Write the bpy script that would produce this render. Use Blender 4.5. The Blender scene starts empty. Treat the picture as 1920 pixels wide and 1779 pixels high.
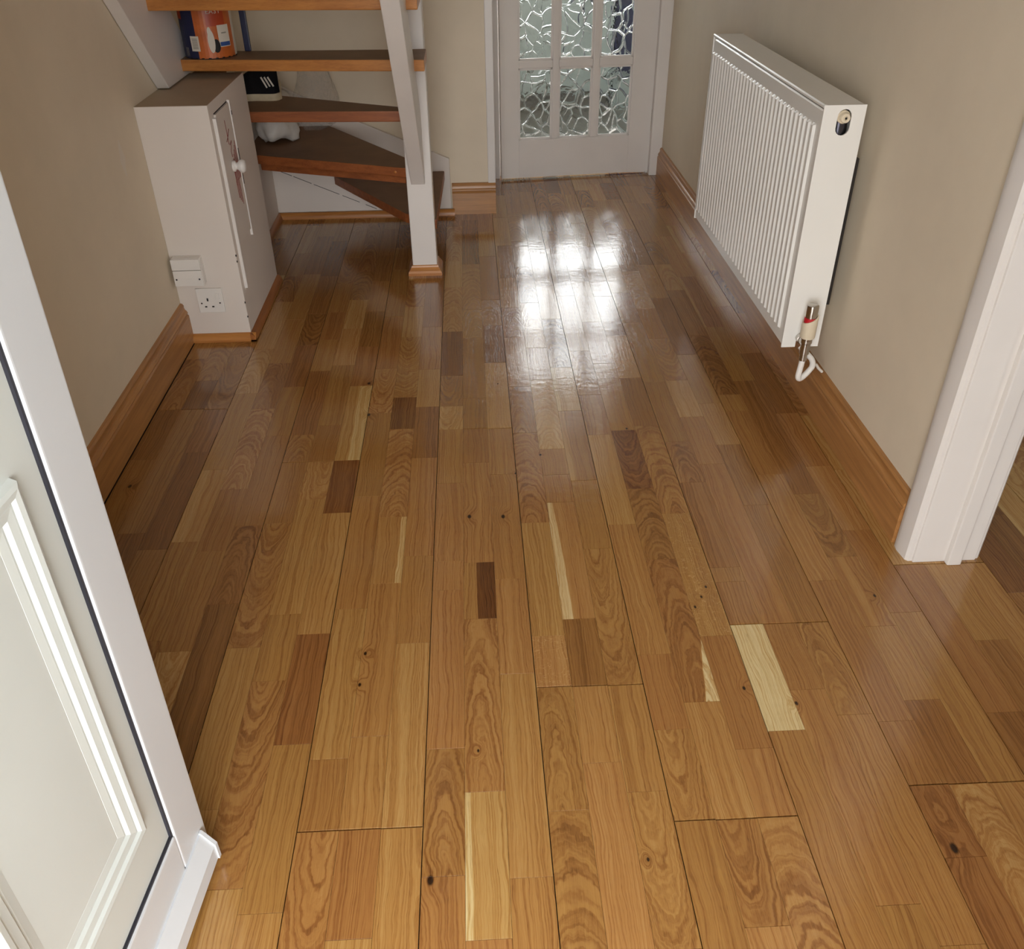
import bpy, bmesh, math, random
import numpy as np
from mathutils import Matrix, Vector
S = bpy.context.scene
COL = S.collection
rnd = random.Random(7)
# ------------------------------------------------------------------ camera
RM = [[0.998776, -0.048505, -0.009686], [-0.035489, -0.566347, -0.823402], [0.034454, 0.822738, -0.567375]]
FPX, CX, CY, HC = 1645.52, 960.0, 889.5, 1.2968
cam = bpy.data.cameras.new('camera'); cam.sensor_width = 36; cam.lens = FPX / 1920 * 36; cam.clip_start = .02
co = bpy.data.objects.new('camera', cam); COL.objects.link(co)
r0, r1, r2 = [Vector(r) for r in RM]
M = Matrix((r0, -r1, -r2)).transposed().to_4x4(); M.translation = (0, 0, HC); co.matrix_world = M
S.camera = co
# ------------------------------------------------------------------ world, light, exposure
S.view_settings.view_transform = 'Standard'; S.view_settings.look = 'None'
S.view_settings.gamma = 1; S.view_settings.use_curve_mapping = False
S.view_settings.exposure = 0.74
W = bpy.data.worlds.new('overcast_sky'); S.world = W; W.use_nodes = True
wt = W.node_tree; wt.nodes.clear()
wo = wt.nodes.new('ShaderNodeOutputWorld'); wb = wt.nodes.new('ShaderNodeBackground')
wb.inputs[0].default_value = (0.985, 0.99, 1.0, 1); wb.inputs[1].default_value = 6.0
wt.links.new(wb.outputs[0], wo.inputs[0])
def portal(name, loc, rot, sx, sy):
    l = bpy.data.lights.new(name, 'AREA'); l.shape = 'RECTANGLE'; l.size = sx; l.size_y = sy
    l.cycles.is_portal = True
    o = bpy.data.objects.new(name, l); COL.objects.link(o); o.location = loc; o.rotation_euler = rot
PI = math.pi
portal('doorway_portal', (-.09, -.33, 1.02), (PI / 2, 0, 0), .92, 2.04)          # emits towards +Y
portal('kitchen_window_portal', (.40, 6.68, 1.65), (-PI / 2, 0, 0), 3.2, 1.46)      # towards -Y
portal('side_room_window_portal', (2.8, -.33, 1.5), (PI / 2, 0, 0), .8, .8)
def lamp(name, loc, rot, sx, sy, power, col):
    l = bpy.data.lights.new(name, 'AREA'); l.shape = 'RECTANGLE'; l.size = sx; l.size_y = sy; l.energy = power; l.color = col
    o = bpy.data.objects.new(name, l); COL.objects.link(o); o.location = loc; o.rotation_euler = rot
    return o
# ------------------------------------------------------------------ node helpers
class NT:
    def __init__(s, name):
        s.m = bpy.data.materials.new(name); s.m.use_nodes = True; s.t = s.m.node_tree; s.t.nodes.clear()
        s.out = s.t.nodes.new('ShaderNodeOutputMaterial'); s.b = s.t.nodes.new('ShaderNodeBsdfPrincipled')
        s.t.links.new(s.b.outputs[0], s.out.inputs[0])
    def n(s, ty, **kw):
        x = s.t.nodes.new(ty)
        for k, v in kw.items(): setattr(x, k, v)
        return x
    def put(s, v, sock):
        if isinstance(v, bpy.types.NodeSocket): s.t.links.new(v, sock)
        elif v is not None:
            if hasattr(sock.default_value, '__len__') and not hasattr(v, '__len__'): v = [v] * len(sock.default_value)
            if hasattr(sock.default_value, '__len__') and len(sock.default_value) == 4 and len(v) == 3: v = (*v, 1)
            sock.default_value = v
    def ma(s, op, a, b=None, c=None, clamp=False):
        x = s.n('ShaderNodeMath', operation=op, use_clamp=clamp)
        for i, v in enumerate((a, b, c)):
            if v is not None: s.put(v, x.inputs[i])
        return x.outputs[0]
    def vec(s, x=0, y=0, z=0):
        c = s.n('ShaderNodeCombineXYZ'); s.put(x, c.inputs[0]); s.put(y, c.inputs[1]); s.put(z, c.inputs[2]); return c.outputs[0]
    def noise(s, v, scale=1, detail=2, rough=.5, dist=0):
        x = s.n('ShaderNodeTexNoise'); s.put(v, x.inputs['Vector']); x.inputs['Scale'].default_value = scale
        x.inputs['Detail'].default_value = detail; x.inputs['Roughness'].default_value = rough; x.inputs['Distortion'].default_value = dist
        return x.outputs[0]
    def mix(s, f, a, b, bt='MIX'):
        x = s.n('ShaderNodeMix', data_type='RGBA', blend_type=bt); s.put(f, x.inputs[0]); s.put(a, x.inputs[6]); s.put(b, x.inputs[7]); return x.outputs[2]
    def mapr(s, v, a, b, c, d, smooth=True):
        x = s.n('ShaderNodeMapRange', interpolation_type='SMOOTHSTEP' if smooth else 'LINEAR')
        for i, q in enumerate((v, a, b, c, d)): s.put(q, x.inputs[i])
        return x.outputs[0]
    def attr(s, name):
        x = s.n('ShaderNodeAttribute', attribute_name=name, attribute_type='GEOMETRY'); return x
    def sep(s, v):
        x = s.n('ShaderNodeSeparateXYZ'); s.put(v, x.inputs[0]); return x.outputs
    def bump(s, h, strength=.3, dist=.001, normal=None):
        x = s.n('ShaderNodeBump'); x.inputs['Strength'].default_value = strength; x.inputs['Distance'].default_value = dist
        s.put(h, x.inputs['Height'])
        if normal is not None: s.put(normal, x.inputs['Normal'])
        return x.outputs[0]
    def set(s, **kw):
        names = dict(col='Base Color', rough='Roughness', metal='Metallic', normal='Normal', ior='IOR', spec='Specular IOR Level', trans='Transmission Weight', coat='Coat Weight', coatr='Coat Roughness', alpha='Alpha', sss='Subsurface Weight')
        for k, v in kw.items(): s.put(v, s.b.inputs[names[k]])
        return s.m
def srgb(r, g, b):
    f = lambda c: (c / 255 / 12.92) if c / 255 <= .04045 else ((c / 255 + .055) / 1.055) ** 2.4
    return (f(r), f(g), f(b))
def plain(name, c, rough=.5, metal=0, spec=.5, var=.06, scale=8, bump=0, bscale=200):
    t = NT(name); g = t.n('ShaderNodeNewGeometry').outputs['Position']
    n = t.noise(g, scale, 3)
    f = t.mapr(n, .3, .7, 1 - var, 1 + var, False)
    x = t.n('ShaderNodeMix', data_type='RGBA', blend_type='MULTIPLY'); x.inputs[0].default_value = 1
    t.put(c, x.inputs[6]); t.put(t.vec(f, f, f), x.inputs[7])
    nm = t.bump(t.noise(g, bscale, 2), bump, .001) if bump else None
    return t.set(col=x.outputs[2], rough=rough, metal=metal, spec=spec, normal=nm)
# ------------------------------------------------------------------ mesh helpers
class MB:
    """collects shapes, builds ONE mesh object"""
    def __init__(s): s.bm = bmesh.new()
    def poly_prism(s, pts, axis, a, b):
        """extrude 2-D polygon along axis (0,1,2) between a and b; pts are the other two coords in order"""
        def P(p, h):
            return {0: (h, p[0], p[1]), 1: (p[0], h, p[1]), 2: (p[0], p[1], h)}[axis]
        A = [s.bm.verts.new(P(p, a)) for p in pts]; B = [s.bm.verts.new(P(p, b)) for p in pts]
        n = len(pts); F = []
        for i in range(n):
            j = (i + 1) % n; F.append(s.bm.faces.new((A[i], A[j], B[j], B[i])))
        F.append(s.bm.faces.new(A[::-1])); F.append(s.bm.faces.new(B))
        bmesh.ops.recalc_face_normals(s.bm, faces=F)
        return A + B
    def box(s, x0, x1, y0, y1, z0, z1): return s.poly_prism([(x0, y0), (x1, y0), (x1, y1), (x0, y1)], 2, z0, z1)
    def lathe(s, prof, c, axis=(0, 0, 1), n=24, cap=True):
        """prof: list of (radius, height) along axis from c"""
        ax = Vector(axis).normalized(); u = ax.orthogonal().normalized(); w = ax.cross(u); rings = []
        for r, h in prof:
            rings.append([s.bm.verts.new(Vector(c) + ax * h + (u * math.cos(2 * PI * i / n) + w * math.sin(2 * PI * i / n)) * r) for i in range(n)])
        F = []
        for a, b in zip(rings, rings[1:]):
            for i in range(n):
                j = (i + 1) % n; F.append(s.bm.faces.new((a[i], a[j], b[j], b[i])))
        if cap:
            F.append(s.bm.faces.new(rings[0][::-1])); F.append(s.bm.faces.new(rings[-1]))
        bmesh.ops.recalc_face_normals(s.bm, faces=F)
    def tube(s, pts, r, n=10):
        pts = [Vector(p) for p in pts]; rings = []; up = None
        for i, p in enumerate(pts):
            t = (pts[min(i + 1, len(pts) - 1)] - pts[max(i - 1, 0)]).normalized()
            if up is None: up = t.orthogonal().normalized()
            u = (up - t * up.dot(t)).normalized(); up = u; w = t.cross(u)
            rr = r[i] if hasattr(r, '__len__') else r
            rings.append([s.bm.verts.new(p + (u * math.cos(2 * PI * k / n) + w * math.sin(2 * PI * k / n)) * rr) for k in range(n)])
        F = []
        for a, b in zip(rings, rings[1:]):
            for i in range(n):
                j = (i + 1) % n; F.append(s.bm.faces.new((a[i], a[j], b[j], b[i])))
        F.append(s.bm.faces.new(rings[0][::-1])); F.append(s.bm.faces.new(rings[-1]))
        bmesh.ops.recalc_face_normals(s.bm, faces=F)
    def grid(s, fn, nu, nv):
        V = [[s.bm.verts.new(fn(i / nu, j / nv)) for j in range(nv + 1)] for i in range(nu + 1)]
        for i in range(nu):
            for j in range(nv): s.bm.faces.new((V[i][j], V[i + 1][j], V[i + 1][j + 1], V[i][j + 1]))
    def bevel(s, w, seg=2):
        E = [e for e in s.bm.edges if len(e.link_faces) == 2 and e.calc_face_angle(0) > .5]
        bmesh.ops.bevel(s.bm, geom=E, offset=w, segments=seg, profile=.6, affect='EDGES', clamp_overlap=True)
        return s
    def xf(s, m): bmesh.ops.transform(s.bm, matrix=m, verts=s.bm.verts); return s
    def build(s, name, mat, parent=None, smooth=False, label=None):
        me = bpy.data.meshes.new(name); s.bm.to_mesh(me); s.bm.free(); me.materials.append(mat)
        if smooth:
            for p in me.polygons: p.use_smooth = True
            try: me.set_sharp_from_angle(angle=math.radians(smooth if smooth > 1 else 40))
            except Exception: pass
        o = bpy.data.objects.new(name, me); COL.objects.link(o)
        if parent: adopt(o, parent)
        if label: o['label'] = label
        return o
def adopt(o, p):
    o.parent = p; o.matrix_parent_inverse = Matrix.Identity(4)
    w = Vector((0, 0, 0)); q = p
    while q: w += q.location; q = q.parent
    o.location = -w
def bx(name, mat, x0, x1, y0, y1, z0, z1, parent=None, bev=0, label=None, seg=2):
    m = MB(); m.box(x0, x1, y0, y1, z0, z1)
    if bev: m.bevel(bev, seg)
    return m.build(name, mat, parent, label=label)
def thing(name, label, cat, loc=(0, 0, 0), group=None):
    o = bpy.data.objects.new(name, None); COL.objects.link(o); o.location = loc; o['label'] = label; o['category'] = cat
    o.empty_display_size = .05
    if group: o['group'] = group
    return o
def struct(o): o['kind'] = 'structure'; return o
def text_mesh(body, size, mat, name, M4, parent, label=None, bold=0):
    cu = bpy.data.curves.new('t', 'FONT'); cu.body = body; cu.size = size; cu.extrude = .0004; cu.offset = bold; cu.align_x = 'CENTER'
    o = bpy.data.objects.new('t', cu); COL.objects.link(o)
    me = bpy.data.meshes.new_from_object(o.evaluated_get(bpy.context.evaluated_depsgraph_get()))
    bpy.data.objects.remove(o)
    me.transform(M4); me.materials.clear(); me.materials.append(mat); me.name = name
    q = bpy.data.objects.new(name, me); COL.objects.link(q)
    if parent: adopt(q, parent)
    if label: q['label'] = label
    return q
# ------------------------------------------------------------------ materials
def wall_mat(name, c, mark=None):
    t = NT(name); g = t.n('ShaderNodeNewGeometry').outputs['Position']
    n = t.noise(g, 1.6, 4); n2 = t.noise(g, 14, 3)
    f = t.ma('ADD', t.mapr(n, .3, .7, .95, 1.04, False), t.mapr(n2, .3, .7, -.015, .015, False))
    colr = t.mix(1, c, t.vec(f, f, f), 'MULTIPLY')
    if mark:
        s_ = t.sep(g)
        a = t.ma('DIVIDE', t.ma('SUBTRACT', s_[1], mark[0]), mark[2]); b = t.ma('DIVIDE', t.ma('SUBTRACT', s_[2], mark[1]), mark[3])
        d = t.ma('ADD', t.ma('ADD', t.ma('ABSOLUTE', a), t.ma('ABSOLUTE', b)), t.mapr(t.noise(g, 40, 3), .3, .7, -.2, .2, False))
        colr = t.mix(t.mapr(d, .85, 1.1, .55, 0), colr, srgb(226, 218, 206))
    return t.set(col=colr, rough=.62, spec=.3, normal=t.bump(t.noise(g, 260, 3), .12, .0006))
m_wall = wall_mat('cream_wall_paint', srgb(224, 210, 187))
m_wall_l = wall_mat('cream_wall_paint_marked', srgb(224, 210, 187), (2.562, .644, .022, .055))
m_white = plain('white_gloss_paint', srgb(228, 222, 216), .35, 0, .5, .025, 6, .05, 150)
m_whitewall = plain('white_emulsion', srgb(226, 217, 208), .55, 0, .3, .03, 3, .08, 220)
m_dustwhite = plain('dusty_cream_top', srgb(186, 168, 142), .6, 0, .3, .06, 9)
m_ceil = plain('ceiling_white', srgb(235, 232, 226), .8, 0, .2, .01)
m_upvc = plain('upvc_white', srgb(216, 220, 224), .28, 0, .5, .015, 5)
m_upvc_panel = plain('upvc_panel', srgb(214, 220, 217), .3, 0, .5, .02, 4)
m_gasket = plain('black_gasket', srgb(38, 38, 48), .5)
m_radiator = plain('radiator_enamel', srgb(240, 238, 232), .25, 0, .5, .015, 5)
m_chrome = plain('brushed_chrome', srgb(190, 184, 176), .22, 1, .5, .03)
m_chromed = plain('dark_steel', srgb(90, 90, 100), .25, 1)
m_cream_pl = plain('cream_plastic', srgb(226, 212, 186), .4)
m_white_pl = plain('white_plastic', srgb(234, 230, 224), .35, 0, .5, .02)
m_red = plain('red_plastic', srgb(190, 30, 40), .4)
m_dark = plain('dark_void', srgb(24, 20, 18), .7)
m_darkmetal = plain('dark_bracket_steel', srgb(60, 56, 54), .5, .6)
m_hinge = plain('hinge_painted', srgb(200, 192, 180), .4, .3)
m_redink = plain('red_marker_ink', srgb(120, 40, 36), .6)
m_navy = plain('navy_print', srgb(24, 30, 66), .4)
m_orange = plain('orange_print', srgb(188, 96, 38), .4, 0, .5, .15, 30)
m_redor = plain('red_orange_print', srgb(176, 66, 30), .4)
m_label = plain('paper_label', srgb(214, 206, 192), .6)
m_blue = plain('blue_print', srgb(46, 78, 140), .5)
m_black = plain('black_print', srgb(22, 22, 24), .55, 0, .3, .1)
m_grey = plain('grey_print', srgb(150, 144, 132), .5)
m_shoe = plain('black_suede', srgb(20, 18, 20), .85, 0, .2, .2, 60, .2, 500)
m_sole = plain('offwhite_rubber', srgb(196, 180, 150), .6, 0, .3, .1, 40)
m_card = plain('brown_card', srgb(120, 84, 50), .7, 0, .2, .08)
m_kitchen = plain('pale_sage_front', srgb(158, 168, 166), .45)
m_worktop = plain('grey_worktop', srgb(150, 150, 146), .4)
m_kwall = plain('kitchen_wall', srgb(196, 204, 204), .7)
m_kfloor = plain('kitchen_floor_tile', srgb(104, 102, 96), .4)
m_paving = plain('paving', srgb(150, 146, 140), .8)
m_shade_wall = plain('shade_wall_finish', srgb(214, 210, 204), .9)  # for the added outdoor wall that blocks daylight
m_subfloor = plain('dark_underlay', srgb(40, 22, 12), .9)

def wood(name, base, dark, axis=0, rough=.35, sc=1.0, spec=.5, coat=0):
    """varnished timber with grain along axis"""
    t = NT(name); g = t.n('ShaderNodeNewGeometry').outputs['Position']; p = t.sep(g)
    k = [60 * sc] * 3; k[axis] = 3.0
    v = t.vec(*[t.ma('MULTIPLY', p[i], k[i]) for i in range(3)])
    n = t.noise(v, 1, 4, .6, .4); k2 = [600 * sc] * 3; k2[axis] = 14
    v2 = t.vec(*[t.ma('MULTIPLY', p[i], k2[i]) for i in range(3)])
    n2 = t.noise(v2, 1, 2)
    f = t.ma('ADD', t.ma('MULTIPLY', t.mapr(n, .3, .72, 0, 1), .75), t.ma('MULTIPLY', t.mapr(n2, .45, .7, 0, 1), .3), clamp=True)
    return t.set(col=t.mix(f, base, dark), rough=rough, spec=spec, coat=coat, coatr=.1, normal=t.bump(n2, .1, .0004))
m_skirt_y = wood('oak_skirting_y', srgb(186, 134, 80), srgb(152, 104, 58), 1, .32)
m_skirt_x = wood('oak_skirting_x', srgb(186, 134, 80), srgb(152, 104, 58), 0, .32)
m_bead = wood('honey_bead', srgb(194, 132, 66), srgb(164, 102, 48), 0, .35)
m_bead_y = wood('honey_bead_y', srgb(176, 112, 58), srgb(140, 84, 42), 1, .35)
m_tread = wood('tread_orange_pine', srgb(192, 128, 62), srgb(156, 94, 40), 0, .38, .8)
m_tread_w = wood('winder_red_pine', srgb(160, 92, 48), srgb(124, 66, 34), 0, .4, .8)
m_ttop = plain('worn_tread_top', srgb(134, 104, 76), .55, 0, .35, .12, 12, .1, 120)
m_ttop_w = plain('worn_winder_top', srgb(126, 92, 64), .55, 0, .35, .14, 10, .1, 120)

def floor_mat():
    t = NT('lacquered_oak'); g = t.n('ShaderNodeNewGeometry').outputs['Position']
    uv = t.sep(t.n('ShaderNodeUVMap', uv_map='uv').outputs[0])
    A = t.attr('pa').outputs; a = t.sep(A['Vector']); Aa = A['Alpha']
    B = t.attr('pb').outputs; b = t.sep(B['Vector']); Ba = B['Alpha']
    tone, u0, d0, k = a[0], a[1], a[2], Aa
    seed, sapw, saps, sapt = b[0], b[1], b[2], Ba
    u, v = uv[0], uv[1]
    x = t.ma('MULTIPLY', t.ma('SUBTRACT', u, .5), .069)
    # slow warps, per stave seed in z
    w1 = t.noise(t.vec(t.ma('MULTIPLY', x, 14), t.ma('MULTIPLY', v, 4.5), seed), 1, 3, .55)
    w2 = t.noise(t.vec(t.ma('MULTIPLY', x, 30), t.ma('MULTIPLY', v, 22), t.ma('ADD', seed, 7.3)), 1, 3, .6)
    X = t.ma('ADD', t.ma('ADD', x, u0), t.ma('MULTIPLY', t.ma('SUBTRACT', w1, .5), .035))
    D = t.ma('ADD', t.ma('ADD', d0, t.ma('MULTIPLY', k, v)), t.ma('MULTIPLY', t.ma('SUBTRACT', w2, .5), .012))
    r = t.ma('SQRT', t.ma('ADD', t.ma('MULTIPLY', X, X), t.ma('MULTIPLY', D, D)))
    # knots pull the rings round themselves
    kn = None
    for (kx, ky, kr) in KNOTS:
        s_ = t.sep(g)
        dd = t.ma('SQRT', t.ma('ADD', t.ma('POWER', t.ma('SUBTRACT', s_[0], kx), 2), t.ma('POWER', t.ma('MULTIPLY', t.ma('SUBTRACT', s_[1], ky), .6), 2)))
        q = t.ma('DIVIDE', dd, kr)
        kn = q if kn is None else t.ma('MINIMUM', kn, q)
    knf = t.mapr(kn, .6, 5, 1, 0)
    r = t.ma('ADD', r, t.ma('MULTIPLY', knf, .014))
    ph = t.ma('ADD', t.ma('MULTIPLY', r, 2 * PI / .0075), t.ma('MULTIPLY', w2, 6.0))
    sn = t.ma('MULTIPLY_ADD', t.ma('SINE', ph), .5, .5)
    nr = t.noise(t.vec(t.ma('MULTIPLY', r, 330), t.ma('MULTIPLY', v, .5), seed), 1, 3, .55)
    cath = t.mapr(t.ma('ABSOLUTE', u0), .02, .05, 1, 0)
    rings = t.ma('ADD', t.ma('MULTIPLY', t.mapr(nr, .42, .68, 0, 1), .75), t.ma('MULTIPLY', t.ma('POWER', sn, 3.0), t.ma('MULTIPLY', cath, .5)), clamp=True)
    fib = t.noise(t.vec(t.ma('MULTIPLY', X, 900), t.ma('MULTIPLY', v, 22), seed), 1, 3, .6)
    pores = t.noise(t.vec(t.ma('MULTIPLY', x, 1500), t.ma('MULTIPLY', v, 60), t.ma('ADD', seed, 3)), 1, 1)
    pd = t.ma('MULTIPLY', t.mapr(pores, .55, .72, 0, 1), t.ma('MULTIPLY_ADD', rings, .8, .2))
    streak = t.noise(t.vec(t.ma('MULTIPLY', x, 70), t.ma('MULTIPLY', v, 2.5), t.ma('ADD', seed, 11)), 1, 2)
    # sapwood / heartwood stripe
    side = t.ma('SUBTRACT', sapw, t.ma('ADD', t.ma('MULTIPLY', saps, v), t.ma('MULTIPLY', t.ma('SUBTRACT', w1, .5), .25)))
    stripe = t.mapr(t.ma('SUBTRACT', u, side), -.02, .02, 1, 0)
    T = t.ma('ADD', tone, t.ma('MULTIPLY', t.ma('SUBTRACT', streak, .5), .9))
    T = t.ma('ADD', T, t.ma('MULTIPLY', stripe, sapt))
    T = t.ma('ADD', T, t.ma('MULTIPLY', t.ma('SUBTRACT', rings, .22), -1.15))
    T = t.ma('ADD', T, t.ma('MULTIPLY', t.ma('SUBTRACT', fib, .5), 1.3))
    T = t.ma('SUBTRACT', T, t.ma('MULTIPLY', knf, .25))
    rp = t.n('ShaderNodeValToRGB'); e = rp.color_ramp.elements
    stops = [(0.0, srgb(64, 30, 14)), (.22, srgb(118, 72, 38)), (.45, srgb(160, 110, 62)), (.62, srgb(184, 134, 78)), (.8, srgb(208, 166, 106)), (1.0, srgb(236, 212, 160))]
    while len(e) < len(stops): e.new(.5)
    for el, (p, c) in zip(e, stops): el.position = p; el.color = (*c, 1)
    t.put(t.mapr(T, -2.9, 2.2, 0, 1, False), rp.inputs[0])
    c = t.mix(t.ma('MULTIPLY', pd, .5), rp.outputs[0], srgb(84, 46, 20))
    # small hue drift from stave to stave (some pinker, some yellower)
    h = t.n('ShaderNodeHueSaturation'); t.put(t.ma('MULTIPLY_ADD', t.ma('FRACT', t.ma('MULTIPLY', seed, 3.17)), .008, .4975), h.inputs['Hue'])
    h.inputs['Saturation'].default_value = 1.02; h.inputs['Value'].default_value = .86; t.put(c, h.inputs['Color']); c = h.outputs[0]
    fl = t.noise(t.vec(t.ma('MULTIPLY', x, 55), t.ma('MULTIPLY', v, 70), seed), 1, 2, .5, .6)
    fm = t.mapr(t.ma('ABSOLUTE', t.ma('SUBTRACT', fl, .52)), .004, .012, 1, 0)
    fmask = t.ma('MULTIPLY', fm, t.mapr(t.ma('FRACT', t.ma('MULTIPLY', seed, 7.7)), .86, .87, 0, .35))
    c = t.mix(fmask, c, srgb(226, 186, 124))
    c = t.mix(t.mapr(kn, .45, 1.0, .95, 0), c, srgb(34, 18, 10))
    hgt = t.ma('ADD', t.ma('MULTIPLY', rings, -.5), t.ma('MULTIPLY', pd, -.8))
    nb = t.bump(hgt, .25, .0004)
    und = t.noise(t.vec(t.ma('MULTIPLY', u, 2.0), t.ma('MULTIPLY', v, 48), seed), 1, 3)
    nb = t.bump(und, .55, .0007, nb)
    t.put(nb, t.b.inputs['Coat Normal'])
    gr = t.noise(g, 3, 3)
    return t.set(col=c, rough=t.mapr(gr, .3, .7, .09, .14, False), spec=.5, normal=nb, coat=.40, coatr=.06)

def glass_mat():
    t = NT('obscured_glass'); g = t.n('ShaderNodeTexCoord').outputs['Object']
    wx = t.noise(g, 9, 2); s_ = t.sep(g)
    wv = t.n('ShaderNodeTexNoise'); t.put(g, wv.inputs['Vector']); wv.inputs['Scale'].default_value = 11; wv.inputs['Detail'].default_value = 1
    off = t.n('ShaderNodeVectorMath', operation='MULTIPLY_ADD'); t.put(wv.outputs['Color'], off.inputs[0]); off.inputs[1].default_value = (.055, .055, .055); t.put(g, off.inputs[2])
    p = t.sep(off.outputs[0])
    v = t.vec(t.ma('MULTIPLY', p[0], 1.0), 0, t.ma('MULTIPLY', p[2], .8))
    vo = t.n('ShaderNodeTexVoronoi', voronoi_dimensions='3D', feature='DISTANCE_TO_EDGE'); t.put(v, vo.inputs['Vector']); vo.inputs['Scale'].default_value = 21
    ridge = t.mapr(vo.outputs['Distance'], 0, .105, 1, 0)
    soft = t.noise(g, 30, 2)
    h = t.ma('ADD', ridge, t.ma('MULTIPLY', soft, .25))
    return t.set(col=(.95, .975, .965), rough=.02, ior=1.45, trans=1.0, normal=t.bump(h, 1.0, .009))

def film_mat(name, c, alpha):
    t = NT(name); g = t.n('ShaderNodeNewGeometry').outputs['Position']
    n = t.noise(g, 40, 4, .6, 1.5)
    return t.set(col=c, rough=.3, alpha=t.mapr(n, .35, .65, alpha * .6, min(1, alpha * 1.3), False), normal=t.bump(n, .6, .004))
m_glass = glass_mat()
m_bagclear = film_mat('clear_polythene', srgb(205, 200, 195), .17)
m_bagwhite = plain('white_carrier_bag', srgb(206, 200, 192), .45, 0, .4, .06, 30, .3, 60)
m_baggrey = plain('grey_carrier_bag', srgb(176, 168, 160), .45, 0, .4, .06, 30, .3, 60)
# ================================================================== SETTING
XL, XR, YB = -.968, .966, 4.012          # left wall, right wall, stair end wall
ZC = 2.42
struct(bx('floor', m_subfloor, -1.05, 3.7, -.30, 4.75, -.06, -.016))
floor = bpy.data.objects['floor']
struct(bx('wall_left', m_wall_l, XL - .12, XL, -.42, YB + .12, -.06, 4.9))
# right wall: front pier, wall past the doorway, piece above the doorway
m = MB(); m.box(XR, 1.106, 1.485, 4.70, -.06, ZC); m.box(XR, 1.106, -.42, .70, -.06, ZC); m.box(XR, 1.106, .70, 1.485, 2.04, ZC)
struct(m.build('wall_right', m_wall))
struct(bx('wall_stair_end', m_wall, XL, .105, YB, YB + .10, -.06, 4.9))
m = MB(); m.box(.06, .105, YB + .10, 4.70, -.06, ZC); m.box(-1.3, .105, 4.56, 4.70, -.06, ZC); m.box(.105, .966, 4.56, 4.70, 2.03, ZC)
struct(m.build('wall_back', m_wall))
m = MB(); m.box(XL, -.56, -.34, -.06, -.06, ZC); m.box(.38, XR, -.34, -.06, -.06, ZC); m.box(-.56, .38, -.34, -.06, 2.06, ZC)
struct(m.build('wall_front', m_wall))
m = MB(); m.box(-.10, XR, -.42, 4.70, ZC, ZC + .2); m.box(XL, -.10, -.42, .75, ZC, ZC + .2); m.box(XL, -.10, 3.4, YB, 4.8, 4.9); m.box(XL, -.10, .75, 3.4, 4.8, 4.9)
struct(m.build('ceiling', m_ceil))
m = MB(); m.box(-.10, .0, .65, YB, ZC + .2, 4.9); m.box(XL, -.10, .65, .75, ZC + .2, 4.9)
struct(m.build('wall_stairwell', m_wall))
# side room
m = MB(); m.box(3.6, 3.7, -.34, 3.2, -.06, ZC); m.box(1.106, 3.7, 3.1, 3.2, -.06, ZC)
m.box(1.106, 2.4, -.34, -.24, -.06, ZC); m.box(3.2, 3.7, -.34, -.24, -.06, ZC); m.box(2.4, 3.2, -.34, -.24, -.06, 1.1); m.box(2.4, 3.2, -.34, -.24, 1.9, ZC)
struct(m.build('wall_side_room', m_wall))
struct(bx('ceiling_side_room', m_ceil, 1.106, 3.7, -.34, 3.2, ZC, ZC + .1))
# kitchen
struct(bx('floor_kitchen', m_kfloor, -1.6, 2.3, 4.75, 6.8, -.06, 0))
m = MB(); m.box(-1.7, -1.6, 4.70, 6.8, -.06, ZC); m.box(2.3, 2.4, 4.70, 6.8, -.06, ZC); m.box(-1.7, -1.3, 4.60, 4.70, -.06, ZC); m.box(1.106, 2.4, 4.60, 4.70, -.06, ZC)
m.box(-1.7, -1.2, 6.66, 6.8, -.06, ZC); m.box(2.0, 2.4, 6.66, 6.8, -.06, ZC); m.box(-1.2, 2.0, 6.66, 6.8, -.06, .92); m.box(-1.2, 2.0, 6.66, 6.8, 2.38, ZC)
struct(m.build('wall_kitchen', m_kwall))
struct(bx('ceiling_kitchen', m_ceil, -1.7, 2.4, 4.70, 6.8, ZC, ZC + .1))
m = MB()
for x in (-1.2, 1.96): m.box(x, x + .04, 6.69, 6.75, .92, 2.38)
for z in (.92, 2.34): m.box(-1.2, 2.0, 6.69, 6.75, z, z + .04)
m.bevel(.006); struct(m.build('window_1', m_upvc))
struct(bx('ground', m_paving, -8, 10, -9, -.34, -.25, -.17))
struct(bx('ground_garden', m_paving, -8, 10, 6.8, 16, -.25, -.17))
struct(bx('added_shade_wall', m_shade_wall, 0.80, 1.02, -1.3, -.345, -.25, 2.75))  # unseen wall, added to cut daylight on the open door leaf
struct(bx('added_shade_slab', m_ceil, -.95, .78, -1.25, -.345, 2.36, 2.46))  # unseen slab added over the doorway to keep high sky off the near floor
# skirting boards
SK = [(0, 0), (.020, 0), (.020, .094), (.0165, .098), (.0185, .104), (.016, .110), (.0115, .114), (.0095, .122), (.0105, .129), (.007, .135), (0, .137)]
def skirting(name, mat, pts, axis, a, b):
    m = MB(); m.poly_prism(pts, axis, a, b); return struct(m.build(name, mat, smooth=25))
skirting('baseboard_left', m_skirt_y, [(XL + d, z) for d, z in SK], 1, -.06, 2.737)
skirting('baseboard_right', m_skirt_y, [(XR - d, z) for d, z in SK], 1, 1.548, 4.545)
skirting('baseboard_back', m_skirt_x, [(YB - d, z) for d, z in SK], 0, -.088, .109)
skirting('baseboard_front', m_skirt_y, [(XR - d, z) for d, z in SK], 1, -.06, .64)
struct(bx('trim_1', m_white, .076, .110, YB - .006, YB + .03, .133, ZC, bev=.003))
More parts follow.
